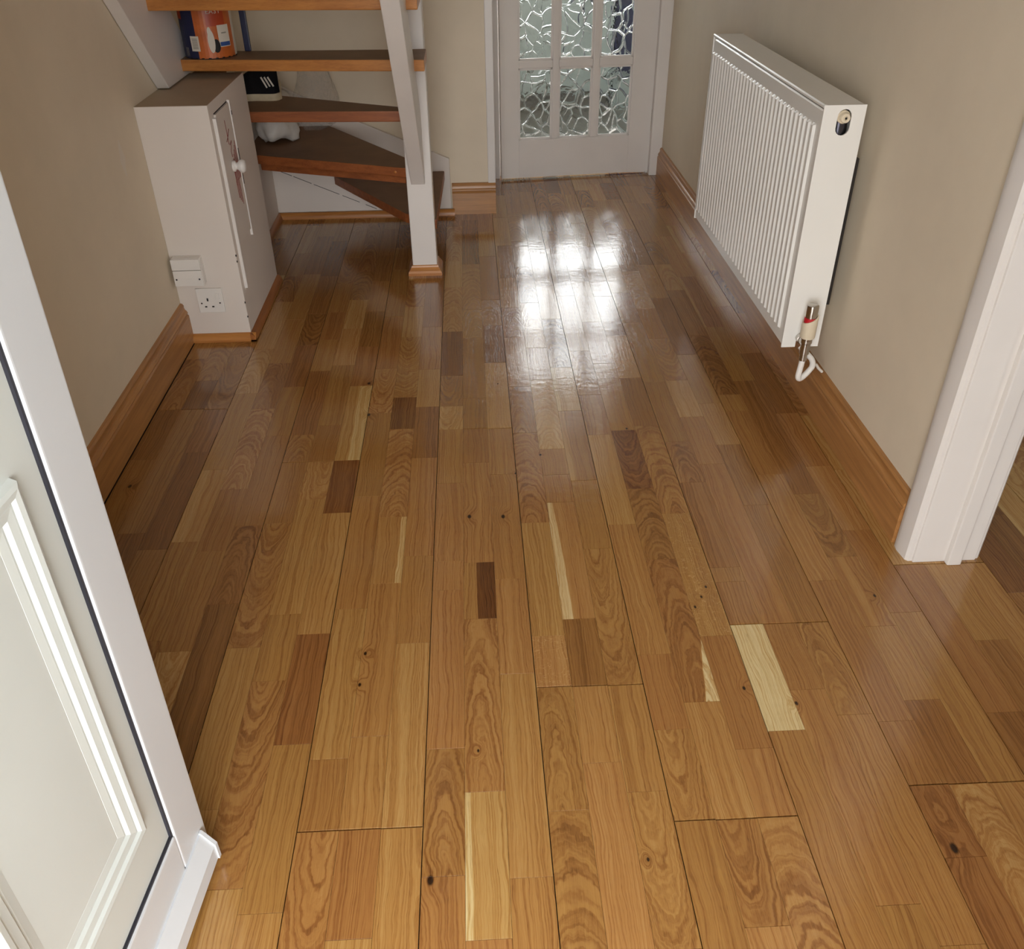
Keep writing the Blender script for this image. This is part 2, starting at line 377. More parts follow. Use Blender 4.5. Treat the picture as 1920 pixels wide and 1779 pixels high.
# doorway to the side room: lining, stop, architraves
m = MB(); m.box(XR - .002, 1.108, 1.474, 1.487, 0, 2.04); m.box(XR - .002, 1.108, .698, .711, 0, 2.04); m.box(XR - .002, 1.108, .698, 1.487, 2.027, 2.042); m.bevel(.002)
struct(m.build('trim_2', m_white))
m = MB(); m.box(1.036, 1.068, 1.459, 1.475, 0, 2.03); m.box(1.036, 1.068, .71, .726, 0, 2.03); m.box(1.036, 1.068, .71, 1.475, 2.012, 2.028); m.bevel(.003)
struct(m.build('trim_3', m_white))
AR = [(1.480, 0), (1.480, .010), (1.486, .016), (1.496, .017), (1.520, .020), (1.536, .018), (1.546, .012), (1.548, 0)]
def arch(name, x, sgn):
    m = MB()
    m.poly_prism([(x + sgn * d, y) for y, d in AR], 2, 0, 2.09)
    m.poly_prism([(x + sgn * d, 2.185 - y) for y, d in AR], 2, 0, 2.09)
    m.poly_prism([(x, 2.03), (x + sgn * .018, 2.03), (x + sgn * .018, 2.095), (x, 2.095)], 1, .637, 1.548)
    return struct(m.build(name, m_white, smooth=30))
arch('trim_4', XR, -1); arch('trim_5', 1.106, 1)
# frame of the glazed door
m = MB(); m.box(.105, .148, 4.535, 4.64, 0, 2.03); m.box(.908, XR, 4.535, 4.64, 0, 2.03); m.box(.105, XR, 4.535, 4.64, 1.995, 2.04); m.bevel(.003)
struct(m.build('trim_6', m_white))
m = MB(); m.box(.146, .160, 4.585, 4.63, 0, 1.995); m.box(.896, .909, 4.585, 4.63, 0, 1.995); m.bevel(.002)
struct(m.build('trim_7', m_white))
struct(bx('trim_8', m_white, .148, .908, 4.60, 4.70, -.016, .004, bev=.003))
# front door frame
m = MB(); m.box(-.62, -.556, -.20, -.10, -.02, 2.09); m.box(.375, .42, -.20, -.10, -.02, 2.09); m.box(-.62, .42, -.20, -.10, 2.03, 2.09); m.bevel(.004)
struct(m.build('trim_9', m_upvc))

# ================================================================== GLAZED DOOR (ajar, hinged on the right)
def frame_pts(o, p): return o
door = thing('door', 'white fifteen pane glazed inner door standing ajar at the end of the hall', 'door', (.908, 4.572, 0))
door.name = 'door_1'; door['kind'] = 'structure'
ang = math.atan2(.079, .757)
DW, DH, DT = .758, 1.98, .040
dm = Matrix.Translation((.908, 4.572, .012)) @ Matrix.Rotation(ang, 4, 'Z')     # local x negative to the left, y = thickness away
def dpart(name, mat, mb, smooth=False, parent=door, label=None):
    mb.xf(dm); return mb.build(name, mat, parent, smooth=smooth, label=label)
def dbox(x0, x1, y0, y1, z0, z1, bev=.0015):
    m = MB(); m.box(x0 - DW, x1 - DW, y0, y1, z0, z1)
    if bev: m.bevel(bev)
    return m
ST, PW, MUN = .088, .166, .0305
xs = [ST + i * (PW + MUN) for i in range(3)]
stile_r = ST + 3 * PW + 2 * MUN
dpart('stile', m_white, dbox(0, ST, 0, DT, 0, DH)); dpart('stile', m_white, dbox(stile_r, DW, 0, DT, 0, DH))
Z0, PH, MH = .182, .325, .034
zs = [Z0 + i * (PH + MH) for i in range(5)]
ztop = zs[-1] + PH
dpart('bottom_rail', m_white, dbox(ST, stile_r, 0, DT, 0, Z0)); dpart('top_rail', m_white, dbox(ST, stile_r, 0, DT, ztop, DH))
for i in range(2): dpart('muntin', m_white, dbox(xs[i] + PW, xs[i + 1], .003, DT - .003, Z0, ztop, .004))
for k in range(4):
    for i in range(3): dpart('muntin', m_white, dbox(xs[i], xs[i] + PW, .003, DT - .003, zs[k] + PH, zs[k + 1], .004))
for k in range(5):
    for i in range(3):
        x, z = xs[i], zs[k]; b = .009
        m = MB()
        for q in ((x, x + PW, z, z + b), (x, x + PW, z + PH - b, z + PH), (x, x + b, z, z + PH), (x + PW - b, x + PW, z, z + PH)):
            m.box(q[0] - DW, q[1] - DW, .009, .016, q[2], q[3])
        dpart('glazing_bead', m_white, m)
        m = MB(); m.box(x + .003 - DW, x + PW - .003 - DW, .018, .022, z + .003, z + PH - .003)
        dpart('pane', m_glass, m)
for z in (.20, .95, 1.70):
    m = MB(); m.lathe([(.006, 0), (.006, .10)], (.004, -.004, z), n=12)
    for j in range(1, 5): m.lathe([(.0068, 0), (.0068, .002)], (.004, -.004, z + j * .02), n=12)
    dpart('hinge', m_hinge, m, 30)

# ================================================================== FRONT DOOR LEAF (open against the left)
leaf = thing('front_door', 'open white plastic front door with moulded panel and rain bar at lower left', 'door', (-.456, .848, .012))
leaf.name = 'door_2'; leaf['kind'] = 'structure'
la = math.radians(5.7)
# local: X = from the latch edge towards the hinge (u), Y = out of the face (towards +x world), Z up
d_ = Vector((-math.sin(la), -math.cos(la), 0)); n_ = Vector((math.cos(la), -math.sin(la), 0))
lean = math.radians(1.35)
nz = (Vector((0, 0, 1)) * math.cos(lean) + n_ * math.sin(lean)); nn = n_ * math.cos(lean) - Vector((0, 0, 1)) * math.sin(lean)
lm = Matrix((d_, nn, nz)).transposed().to_4x4(); lm.translation = (-.456, .848, .012)
def lpart(name, mat, mb, smooth=False, label=None): mb.xf(lm); return mb.build(name, mat, leaf, smooth=smooth, label=label)
LW, LH, T_ = .85, 2.0, .06
SW, BR = .078, .142
m = MB(); m.box(0, SW, -T_, 0, 0, LH); m.bevel(.004, 3); lpart('stile', m_upvc, m)
m = MB(); m.box(LW - SW, LW, -T_, 0, 0, LH); m.bevel(.004, 3); lpart('stile', m_upvc, m)
m = MB(); m.box(SW + .0008, LW - SW, -T_, 0, 0, BR); m.bevel(.003, 2); lpart('bottom_rail', m_upvc, m)
m = MB(); m.box(SW + .0008, LW - SW, -T_, 0, LH - .12, LH); m.bevel(.003, 2); lpart('top_rail', m_upvc, m)
m = MB()
for (a, b, c, e) in ((SW, SW + .004, BR, LH - .12), (LW - SW - .004, LW - SW, BR, LH - .12), (SW, LW - SW, BR, BR + .004), (SW, LW - SW, LH - .126, LH - .12)): m.box(a, b, -.02, -.003, c, e)
lpart('gasket', m_gasket, m)
m = MB(); m.box(SW + .003, LW - SW - .003, -.045, -.007, BR + .004, LH - .124); lpart('infill_panel', m_upvc_panel, m)
# raised mouldings: rings of stepped profile round each panel field
MP = [(0, 0), (.002, .009), (.007, .011), (.014, .010), (.017, .006), (.020, .0065), (.030, .0055), (.034, .0015), (.037, .002), (.048, .0005), (.052, -.003)]
def moulding(u0, u1, z0, z1):
    m = MB(); rings = []
    for off, h in MP:
        rings.append([m.bm.verts.new(p) for p in ((u0 + off, -.0072 + h, z0 + off), (u1 - off, -.0072 + h, z0 + off), (u1 - off, -.0072 + h, z1 - off), (u0 + off, -.0072 + h, z1 - off))])
    for a, b in zip(rings, rings[1:]):
        for i in range(4): m.bm.faces.new((a[i], a[(i + 1) % 4], b[(i + 1) % 4], b[i]))
    m.bm.faces.new(rings[-1])
    bmesh.ops.recalc_face_normals(m.bm, faces=m.bm.faces[:])
    return m
for (a, b, c, e) in ((.128, .385, .238, .806), (.465, .722, .238, .806), (.128, .385, .93, 1.75), (.465, .722, .93, 1.75)): lpart('panel_moulding', m_upvc_panel, moulding(a, b, c, e))
m = MB(); m.poly_prism([(0, .062), (.003, .063), (.020, .034), (.021, .004), (.017, .004), (.016, .030), (0, .050)], 0, .024, LW - .02)
lpart('rain_bar', m_upvc, m)
m = MB(); m.poly_prism([(.0005, .065), (.004, .065), (.0225, .036), (.0235, .002), (.015, .002), (.0005, .045)], 0, .018, .0245)
lpart('rain_bar_end_cap', m_upvc, m)

# ================================================================== FLOOR STAVES
# seams seen in the photograph: (crop, x, y, tone of the stave on the near side, flags)
CR = {'A': (200, 640, 3.0), 'B': (780, 640, 3.0), 'C': (1280, 840, 3.0), 'D': (280, 1150, 2.828), 'E': (780, 1150, 2.828), 'F': (1280, 1150, 2.828), 'G': (460, 380, 2.3415)}
SEAMS = '''A 540 222 -1.3;A 330 385 -.9 b;A 460 383 -.5 b;A 590 382 -.6 b;A 160 668 -.5;A 480 625 -1.2;A 590 722 .4 s1;A 140 1080 -1;A 240 1172 -.6;A 780 293 .1;A 870 380 .3 c
A 700 832 -.4;A 1000 258 -.3;A 1190 167 -.6;A 1430 250 .7 s2;A 1245 472 -.4;A 970 530 -.4;A 1080 527 -.1 c;A 1050 680 -.3 b;A 1190 675 .4 c b;A 1340 668 -1.3 b;A 1140 888 .2;A 1290 965 .2
A 1450 872 -.1;A 1640 493 .2 c;A 1660 315 -1.3;A 1530 403 -.3;A 1790 368 -.7;A 1890 365 .8 c;A 1780 655 0;A 1890 497 .1;A 1600 988 .2 s3;A 1740 1207 -.1;A 1570 1360 0;A 790 1038 -.6 c;A 930 1024 .0 c
A 560 1180 -.3;A 640 1478 -1.1;A 985 1535 -.2;A 1160 1645 -.9;A 1350 1505 .2;A 1880 1400 0
B 310 320 -.4;B 430 120 .6;B 180 497 .2 b;B 320 490 -.4 b;B 455 488 .1 b;B 185 797 0;B 330 682 0;B 480 747 -.1;B 170 1235 .1;B 170 1400 0;B 345 1243 -.1 d;B 350 1560 .1 c;B 520 1335 .1
B 590 515 -.1 c;B 650 1020 .2;B 740 605 -.1;B 690 215 1.0 c;B 770 750 -.2;B 800 905 .1 w;B 920 782 -.1;B 1010 1165 .1 c;B 900 1560 -.8;B 1030 525 .3;B 970 300 -.3;B 1150 500 -1.0 c;B 1280 475 .1 c
B 1440 967 .1 f;B 1250 828 -.4 c;B 1140 1030 .1;B 1370 1225 -.3 c t;B 1640 690 -.2;B 1540 793 -.5;B 1520 425 .1;B 1760 580 -.4;B 1740 300 0;B 1840 220 -.7;B 1870 390 -.1;B 1760 1352 -.4
C 160 90 -.2;C 470 148 .1;C 400 320 -.4;C 680 257 -.2 c;C 870 122 .5;C 1010 460 -.2;C 310 668 -.3;C 265 755 -.5;C 350 990 1.9 b;C 540 985 -.3 f b;C 725 978 0 c b;C 185 1055 -.3;C 790 745 -.3
C 890 610 0;C 1270 922 0;C 1130 1000 .1;C 1250 655 -.4 b;C 1420 650 .1 b;C 1600 645 .1 b;C 1760 1078 -.6;C 570 1588 -.1;C 690 1358 0;C 980 1497 0;C 1190 1535 -.4;C 1350 1415 -.7;C 100 1427 .3
D 480 183 .1;D 635 358 -.2 c;D 860 105 -1.0;D 745 695 -.1;D 930 773 -.3;D 1155 653 .1;D 1390 157 .5;D 870 1155 0 c b;D 1090 1145 -.3 b;D 1330 1135 .2 b;D 360 1465 .2;D 1040 1730 .4;D 1555 717 -.2 c
E 360 945 .5 p;E 370 1730 0;E 520 320 .2;E 600 1400 0;E 690 118 .3 f;E 855 30 -.8 c;E 725 388 0 c b;E 920 382 .1 b;E 1105 377 .1 b;E 990 790 .2;E 805 1045 -.2 c;E 1235 943 .2 c;E 1245 217 -.2;E 1350 615 .1 c
E 1510 472 .2 c;E 1480 1095 -.3 b;E 1690 1088 -.3 c b
F 520 1075 .1 c b;F 450 1660 .2;F 390 715 0;F 545 620 -.1 f;F 1330 905 -.5 c b;F 1550 897 .5 c b;F 1740 890 .1 b;F 1180 1543 -.2;F 1540 1290 -.5;F 1530 1755 0
G 200 435 .6;G 315 742 -.5;G 530 632 -.4;G 505 807 .8;G 715 590 .3 c;G 985 593 -.3;G 985 470 .4 c;G 960 77 -1.1;G 1075 540 -.9;G 985 270 .3 c;G 1870 385 -.6;G 680 500 -.2 b'''
X0, SWD = -.945, .069
NC = 42
YN, YF = .28, 4.70
def to_floor(px, py):
    q = ((px - CX), (py - CY), FPX)
    d = [sum(RM[i][j] * q[i] for i in range(3)) for j in range(3)]
    k = -HC / d[2]; return d[0] * k, d[1] * k
def to_pix(x, y, z=0):
    q = [sum(RM[i][j] * c for j, c in enumerate((x, y, z - HC))) for i in range(3)]
    return (CX + FPX * q[0] / q[2], CY + FPX * q[1] / q[2]) if q[2] > .05 else (9e9, 9e9)
cols = {c: [] for c in range(NC)}
for rec in SEAMS.replace('\n', ';').split(';'):
    f = rec.split()
    if not f: continue
    ox, oy, sc = CR[f[0]]; x, y = to_floor(ox + float(f[1]) / sc, oy + float(f[2]) / sc)
    c = int((x - X0) // SWD)
    if 0 <= c < NC and YN < y < YF and all(abs(y - q[0]) > .035 for q in cols[c]): cols[c].append((y, float(f[3]), f[4:]))
def rtone(): return max(-1.3, min(1.2, rnd.gauss(-.05, .48)))
staves = []   # c, y0(near), y1(far), tone, flags, end gap
for c in range(NC):
    known = sorted(cols[c], key=lambda q: -q[0])
    seq = []; y = YF - rnd.uniform(0, .3)
    marks = [(YF, rtone(), [])] + known
    for i, (ys, tn, fl) in enumerate(marks):
        seq.append((ys, tn, fl))
        nxt = marks[i + 1][0] if i + 1 < len(marks) else YN
        cur = ys
        lim = .62 if i else .42
        while cur - nxt > lim:
            step = rnd.uniform(.24, .46)
            if cur - step - nxt < .16: step = (cur - nxt) / 2
            cur -= step
            seq.append((cur, rtone(), ['r']))
    for i, (ys, tn, fl) in enumerate(seq):
        yn = seq[i + 1][0] if i + 1 < len(seq) else YN
        nb = 'b' in seq[i + 1][2] if i + 1 < len(seq) else False
        staves.append((c, yn, ys, tn, fl, nb))
KNOTS = []
for cr, x, y, r in (('B', 300, 985, .006), ('B', 490, 985, .006), ('B', 560, 742, .003), ('B', 1185, 490, .004), ('B', 460, 238, .003), ('B', 700, 637, .004), ('C', 130, 780, .0035), ('C', 105, 836, .0035), ('C', 70, 893, .0035), ('C', 345, 1350, .004), ('C', 640, 1435, .004), ('C', 1080, 830, .004),
                    ('D', 1490, 1415, .007), ('D', 1115, 378, .004), ('D', 1145, 212, .004), ('E', 1231, 1304, .003), ('E', 330, 728, .003), ('F', 1440, 1245, .008), ('A', 1475, 236, .006), ('A', 1475, 412, .006), ('A', 130, 815, .006)):
    ox, oy, sc = CR[cr]; KNOTS.append((*to_floor(ox + x / sc, oy + y / sc), r))
m_floor = floor_mat()
class Staves:
    def __init__(s): s.v = []; s.f = []; s.uv = []; s.pa = []; s.pb = []
    def add(s, c, yn, yf, tone, fl, nb):
        x0, x1 = X0 + c * SWD, X0 + (c + 1) * SWD
        g0 = .0008 if c % 3 == 0 else .0002; g1 = .0008 if c % 3 == 2 else .0002
        ef = .0015 if 'b' in fl else .00035; en = .0015 if nb else .00035
        ch = .00006; lift = rnd.uniform(-.00012, .0001)
        A, B_, C_, D_ = x0 + g0, x1 - g1, yn + en, yf - ef
        i = len(s.v); zb, zt = -.0155, lift
        s.v += [(A, C_, zb), (B_, C_, zb), (B_, D_, zb), (A, D_, zb), (A, C_, zt - ch), (B_, C_, zt - ch), (B_, D_, zt - ch), (A, D_, zt - ch),
                (A + ch, C_ + ch, zt), (B_ - ch, C_ + ch, zt), (B_ - ch, D_ - ch, zt), (A + ch, D_ - ch, zt)]
        for q in ((8, 9, 10, 11), (4, 5, 9, 8), (5, 6, 10, 9), (6, 7, 11, 10), (7, 4, 8, 11), (0, 1, 5, 4), (1, 2, 6, 5), (2, 3, 7, 6), (3, 0, 4, 7)): s.f.append(tuple(i + k for k in q))
        s.uv += [((p[0] - x0) / SWD, p[1] - yn) for p in s.v[i:]]
        if 'c' in fl or ('r' in fl and rnd.random() < .3): u0, d0, k = rnd.uniform(-.012, .012), rnd.uniform(.006, .016), rnd.choice((-1, 1, 1)) * rnd.uniform(.10, .24)
        else: u0, d0, k = rnd.choice((-1, 1)) * rnd.uniform(.05, .09), rnd.uniform(.0, .02), rnd.uniform(-.03, .03)
        if k < 0: d0 += -k * (yf - yn)
        seed = rnd.uniform(0, 40)
        while ('f' in fl) != ((seed * 7.7) % 1 > .86): seed = rnd.uniform(0, 40)
        sap = (-9, 0, 0)                       # edge position in u, slope per metre, tone shift left of it
        L = yf - yn
        if 'd' in fl: tone, sap = -2.0, (.42, 0, 1.9)
        elif 'w' in fl: sap = (.36, .35, 1.6)
        elif 't' in fl: tone, sap = tone + 2.3, (.58, -2.6, -2.3)
        elif 'p' in fl: sap = (.17, 0, 1.2)
        elif 's1' in fl: sap = (.4, 0, .6)
        elif 's2' in fl: tone, sap = tone + .5, (.5, 0, -.9)
        elif 's3' in fl: tone, sap = tone + .9, (.8, 0, -1.0)
        elif 'r' in fl and rnd.random() < .12: sap = (rnd.uniform(.12, .3), 0, rnd.uniform(.4, 1.0))
        s.pa += [(tone, u0, d0, k)] * 12; s.pb += [(seed, *sap)] * 12
    def build(s, name):
        me = bpy.data.meshes.new(name); me.from_pydata(s.v, [], s.f)
        for nm, dat in (('pa', s.pa), ('pb', s.pb)):
            at = me.attributes.new(nm, 'FLOAT_COLOR', 'POINT'); at.data.foreach_set('color', np.array(dat, 'f').ravel())
        uvl = me.uv_layers.new(name='uv'); idx = np.zeros(len(me.loops), 'i'); me.loops.foreach_get('vertex_index', idx)
        uvl.data.foreach_set('uv', np.array(s.uv, 'f')[idx].ravel())
        me.materials.append(m_floor)
        o = bpy.data.objects.new(name, me); COL.objects.link(o); o.parent = floor
        return o
def vis_area(st):
    c, yn, yf = st[0], st[1], st[2]; x0, x1 = X0 + c * SWD, X0 + (c + 1) * SWD; xm, ym = (x0 + x1) / 2, (yn + yf) / 2
    n_in = 0
    for fx in (.15, .5, .85):
        for fy in (.1, .3, .5, .7, .9):
            x, y = x0 + fx * SWD, yn + fy * (yf - yn); p = to_pix(x, y)
            if not (0 < p[0] < 1920 and 0 < p[1] < 1779): continue
            if p[0] < 398 - (1590 - p[1]) * .315 and p[1] < 1590 or (p[1] > 1590 and p[0] < 330): continue   # behind the front door
            if x > XR and y > 1.48 and x < 1.10: continue
            if x > 1.10 and p[0] < 1830: continue
            if y > YB and x < .1 or x < -.75 and 2.73 < y < 3.25: continue
            n_in += 1
    a, b, c_, d = to_pix(x0, yn), to_pix(x1, yn), to_pix(x1, yf), to_pix(x0, yf)
    q = [a, b, c_, d]; ar = abs(sum(q[i][0] * q[(i + 1) % 4][1] - q[(i + 1) % 4][0] * q[i][1] for i in range(4))) / 2
    return ar * n_in / 15
order = sorted(range(len(staves)), key=lambda i: -vis_area(staves[i]))
big = set(i for i in order[:298] if vis_area(staves[i]) > 0)
fieldS = Staves(); nbig = 0
for i, st in enumerate(staves):
    if i in big: q = Staves(); q.add(*st); q.build('plank'); nbig += 1
    else: fieldS.add(*st)
o = fieldS.build('plank_field'); o['kind'] = 'stuff'
print('staves', len(staves), 'parts', nbig)

# ================================================================== STAIRCASE
stair = thing('staircase', 'open tread winder staircase with white newel post and worn orange pine treads', 'stairs', (-.19, 3.33, 0))
def tread(pts, z0, z1, mat, top, name='tread'):
    m = MB(); m.poly_prism(pts, 2, z0, z1); m.bevel(.004, 2); o = m.build(name, mat, stair)
    o.data.materials.append(top)
    for p in o.data.polygons:
        if p.normal.z > .9: p.material_index = 1
    return o
tread([(-.60, 3.940), (-.596, 3.972), (-.118, 3.978), (-.138, 3.322), (-.150, 3.322), (-.235, 3.385), (-.262, 3.405)], .163, .20, m_tread_w, m_ttop_w)
tread([(-.876, 3.550), (-.232, 3.298), (-.232, 3.425), (-.60, 3.985), (-.876, 3.985)], .366, .40, m_tread_w, m_ttop_w)
tread([(-.876, 3.336), (-.232, 3.290), (-.232, 3.352), (-.70, 3.592), (-.876, 3.680)], .563, .60, m_tread_w, m_ttop_w)
tread([(-.940, 3.156), (-.137, 3.069), (-.137, 3.279), (-.245, 3.279), (-.722, 3.304), (-.940, 3.325)], .765, .80, m_tread, m_ttop)
for i in range(7):
    y = 2.855 - .207 * i; z = 1.0 + .203 * i
    tread([(-.938, y + .082 * (i == 0)), (-.137, y), (-.137, y + .215), (-.938, y + .235)], z - .034, z, m_tread, m_ttop)
m = MB(); m.poly_prism([(-.825, 3.580), (-.245, 3.352), (-.238, 3.372), (-.818, 3.600)], 2, .330, .366); m.build('riser_bar', m_tread_w, stair)
bx('newel_post', m_white, -.238, -.144, 3.278, 3.372, 0, 3.3, stair, .004)
m = MB()
NP = [(0, .038), (.004, .036), (.006, .030), (.014, .018), (.018, .010), (.018, 0)]
rings = [[m.bm.verts.new(p) for p in ((-.238 - d, 3.278 - d, z), (-.144 + d, 3.278 - d, z), (-.144 + d, 3.372 + d, z), (-.238 - d, 3.372 + d, z))] for d, z in NP]
for a, b in zip(rings, rings[1:]):
    for i in range(4): m.bm.faces.new((a[i], a[(i + 1) % 4], b[(i + 1) % 4], b[i]))
bmesh.ops.recalc_face_normals(m.bm, faces=m.bm.faces[:])
m.build('newel_base_moulding', m_bead, stair)
sl = .985
m = MB(); m.poly_prism([(3.279, .345), (3.279, .60), (1.2, .60 + sl * 2.079), (1.2, .345 + sl * 2.079)], 0, -.222, -.170); m.bevel(.003); m.build('stringer', m_white, stair)
m = MB(); m.poly_prism([(2.978, .747), (3.30, .747), (3.30, .80), (1.2, .80 + .97 * 2.1), (1.2, .747 + .97 * 1.778)], 0, XL + .002, -.928); m.bevel(.003); m.build('stringer', m_white, stair)
m = MB(); m.poly_prism([(-.876, .028), (-.094, .028), (-.094, .248), (-.459, .404), (-.876, .60)], 1, 3.990, YB - .002); m.bevel(.003); m.build('wall_string', m_whitewall, stair)
m = MB(); P0 = Vector((-.853, 0, .217)); P1 = Vector((-.42, 0, .030))
for a, b in ((0, .14), (.155, .33), (.35, .60), (.63, .80), (.86, .97)):
    p, q = P0.lerp(P1, a), P0.lerp(P1, b); m.poly_prism([(p.x, p.z - .0012), (q.x, q.z - .0012), (q.x, q.z + .0012), (p.x, p.z + .0012)], 1, 3.9893, 3.9905)
m.build('crack_line', m_dark, stair)
for (x, y, z) in ((-.278, 3.3105, .383), (-.205, 3.1, .70)):
    m = MB(); m.lathe([(.005, 0), (.005, .003), (.003, .004)], (x, y + .008, z), (-.35, -.93, 0), 12); m.build('screw_plug', m_tread, stair)
    break
# white side boarding behind the cupboard and the quarter beads at floor level
struct(bx('trim_10', m_whitewall, XL, -.876, 3.252, YB, 0, .60, bev=.002))
BD = [(0, 0), (.017, 0), (.017, .006), (.013, .019), (.006, .026), (0, .027)]
def bead(name, pts, axis, a, b, mat):
    m = MB(); m.poly_prism(pts, axis, a, b); return struct(m.build(name, mat, smooth=40))
bead('trim_11', [(3.990 - d, z) for d, z in BD], 0, -.876, -.080, m_bead)
bead('trim_12', [(-.876 + d, z) for d, z in BD], 1, 3.252, 3.990, m_bead_y)

# ================================================================== METER CUPBOARD
cup = thing('meter_cupboard', 'boxed-in white meter cupboard beside the stairs with red scribbles on its door', 'cupboard', (-.86, 2.99, 0))
X1, Y0, Y1, ZT = -.757, 2.738, 3.250, .743
m = MB(); m.box(XL, X1, Y0, Y1, 0, ZT); m.bevel(.0025); bodyo = m.build('body', m_whitewall, cup)
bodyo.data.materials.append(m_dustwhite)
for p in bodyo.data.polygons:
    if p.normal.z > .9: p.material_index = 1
m = MB(); m.poly_prism([(Y0 - d, z) for d, z in BD], 0, XL + .02, X1 + .017, ); m.build('front_bead', m_bead, cup, smooth=40)
m = MB(); m.poly_prism([(X1 + d, z) for d, z in BD], 1, Y0 - .017, Y1); m.build('side_bead', m_bead_y, cup, smooth=40)
bx('door', m_whitewall, X1 - .004, X1 + .006, 2.790, 2.960, .305, .706, cup, .0015)
dq = bpy.data.objects[[o.name for o in COL.objects if o.parent == cup and o.name.startswith('door')][0]]
bx('hinge_edge_strip', m_white, X1 - .002, X1 + .010, 2.768, 2.782, .17, .700, cup, .003)
bx('latch_edge_strip', m_white, X1 - .002, X1 + .008, 2.968, 2.975, .28, .712, cup, .002)
for z0, z1 in ((.530, .566), (.452, .486), (.668, .680)): bx('chipped_paint_gap', m_dark, X1 + .0075, X1 + .0088, 2.969, 2.974, z0, z1, cup)
bx('top_gap', m_dark, X1 - .001, X1 + .0008, 2.790, 2.962, .707, .710, cup)
m = MB(); m.lathe([(.010, 0), (.016, .002), (.017, .008), (.011, .013), (.011, .017), (.019, .024), (.021, .032), (.017, .039), (.008, .042)], (X1 + .006, 2.872, .535), (1, 0, 0), 20)
m.build('knob', m_white_pl, dq, smooth=50)
def ink(strokes, w=.0022):
    m = MB()
    for pl in strokes: m.tube([(X1 + .0062, y, z) for y, z in pl], w * .6, 6)
    return m
m = ink([[(2.874, .672), (2.876, .645), (2.878, .60)], [(2.858, .612), (2.880, .622), (2.905, .640)], [(2.886, .596), (2.912, .604), (2.888, .575), (2.893, .558)]] +
        [[(2.890 + i * .011, .540 + i * .011), (2.893 + i * .011, .512 + i * .006), (2.897 + i * .011, .480)] for i in range(6)] +
        [[(2.885 + i * .012, .485), (2.89 + i * .012, .43 - i * .01)] for i in range(4)] + [[(2.884, .548), (2.886, .50), (2.888, .47)]])
m.build('red_scribble', m_redink, dq, label='red marker pen strokes')
for (y, z) in ((3.225, .70), (3.19, .36), (2.80, .21), (2.775, .165)):
    m = MB(); m.lathe([(.003, 0), (.002, .001)], (X1, y, z), (1, 0, 0), 8); m.build('filled_nail', m_white, cup)
for (z) in (.08, .27, .29, .13):
    m = MB(); m.box(X1 - .002, X1 + .0008, Y0 - .0008, Y0 + .003, z, z + .006); m.build('paint_chip', m_dark, cup)

# ================================================================== SOCKETS ON THE CUPBOARD
ps = thing('phone_socket', 'square white surface box with split faceplate, upper plate on the cupboard front', 'socket', (-.912, Y0, .20))
bx('back_box', m_white_pl, -.955, -.865, 2.708, Y0 - .0004, .208, .298, ps, .003)
bx('upper_cover', m_white_pl, -.956, -.866, 2.701, 2.708, .262, .297, ps, .0015)
lc = bx('lower_cover', m_white_pl, -.956, -.866, 2.701, 2.708, .209, .260, ps, .0015)
for x in (-.948, -.876):
    m = MB(); m.lathe([(.003, 0), (.0026, .0012)], (x, 2.701, .232), (0, -1, 0), 12); m.build('screw', m_chromed, ps)
bx('line_port', m_white_pl, -.918, -.902, 2.7, 2.702, .228, .236, ps, .0005)
so = thing('wall_socket', 'single switched three pin power socket low on the cupboard front', 'socket', (-.866, Y0, .10))
bx('faceplate', m_white_pl, -.908, -.824, 2.729, Y0, .104, .188, so, .003)
bx('rocker_switch', m_white_pl, -.846, -.834, 2.7255, 2.7295, .152, .172, so, .0015)
for (x, z, w, h) in ((-.874, .150, .005, .010), (-.883, .126, .007, .0045), (-.860, .126, .007, .0045)): bx('pin_hole', m_dark, x - w / 2, x + w / 2, 2.7283, 2.7295, z - h / 2, z + h / 2, so)
for x in (-.895, -.836):
    m = MB(); m.lathe([(.0028, 0), (.0024, .0012)], (x, 2.729, .138), (0, -1, 0), 12); m.build('screw', m_chromed, so)

# ================================================================== RADIATOR
rad = thing('radiator', 'white double panel radiator hung on the right hand wall', 'radiator', (.87, 2.65, .228))
RX0, RX1, RY0, RY1, RZ0, RZ1 = .820, .918, 2.113, 3.190, .228, .842
NR = 32; ya, yb = 2.148, 3.178
def rib_h(y, z):
    if y <= ya or y >= yb: g = 0
    else:
        ph = (y - ya) / (yb - ya) * NR % 1
        g = 1 if .30 < ph < .70 else (0 if ph < .18 or ph > .82 else ((ph - .18) / .12 if ph < .5 else (.82 - ph) / .12))
    zz = min((z - .262) / .0045, (.792 - z) / .0045); zz = max(0, min(1, zz))
    return g * zz * .0065
ys = [RY0, RY0 + .004, ya]
for i in range(NR):
    for f in (.18, .24, .30, .5, .70, .76, .82): ys.append(ya + (yb - ya) * (i + f) / NR)
ys += [yb, RY1 - .004, RY1]; zz_ = [RZ0, RZ0 + .004, .258, .262, .2645, .2665, .40, .53, .66, .783, .7875, .7895, .792, .796, RZ1 - .004 - .012, RZ1 - .012]
m = MB(); V = []
for i, y in enumerate(ys):
    row = []
    for j, z in enumerate(zz_):
        edge = .003 if i in (0, len(ys) - 1) or j in (0, len(zz_) - 1) else 0
        row.append(m.bm.verts.new((RX0 + .004 + edge - rib_h(y, z), y, z)))
    V.append(row)
for i in range(len(ys) - 1):
    for j in range(len(zz_) - 1): m.bm.faces.new((V[i][j], V[i][j + 1], V[i + 1][j + 1], V[i + 1][j]))
m.build('front_panel', m_radiator, rad, smooth=24)
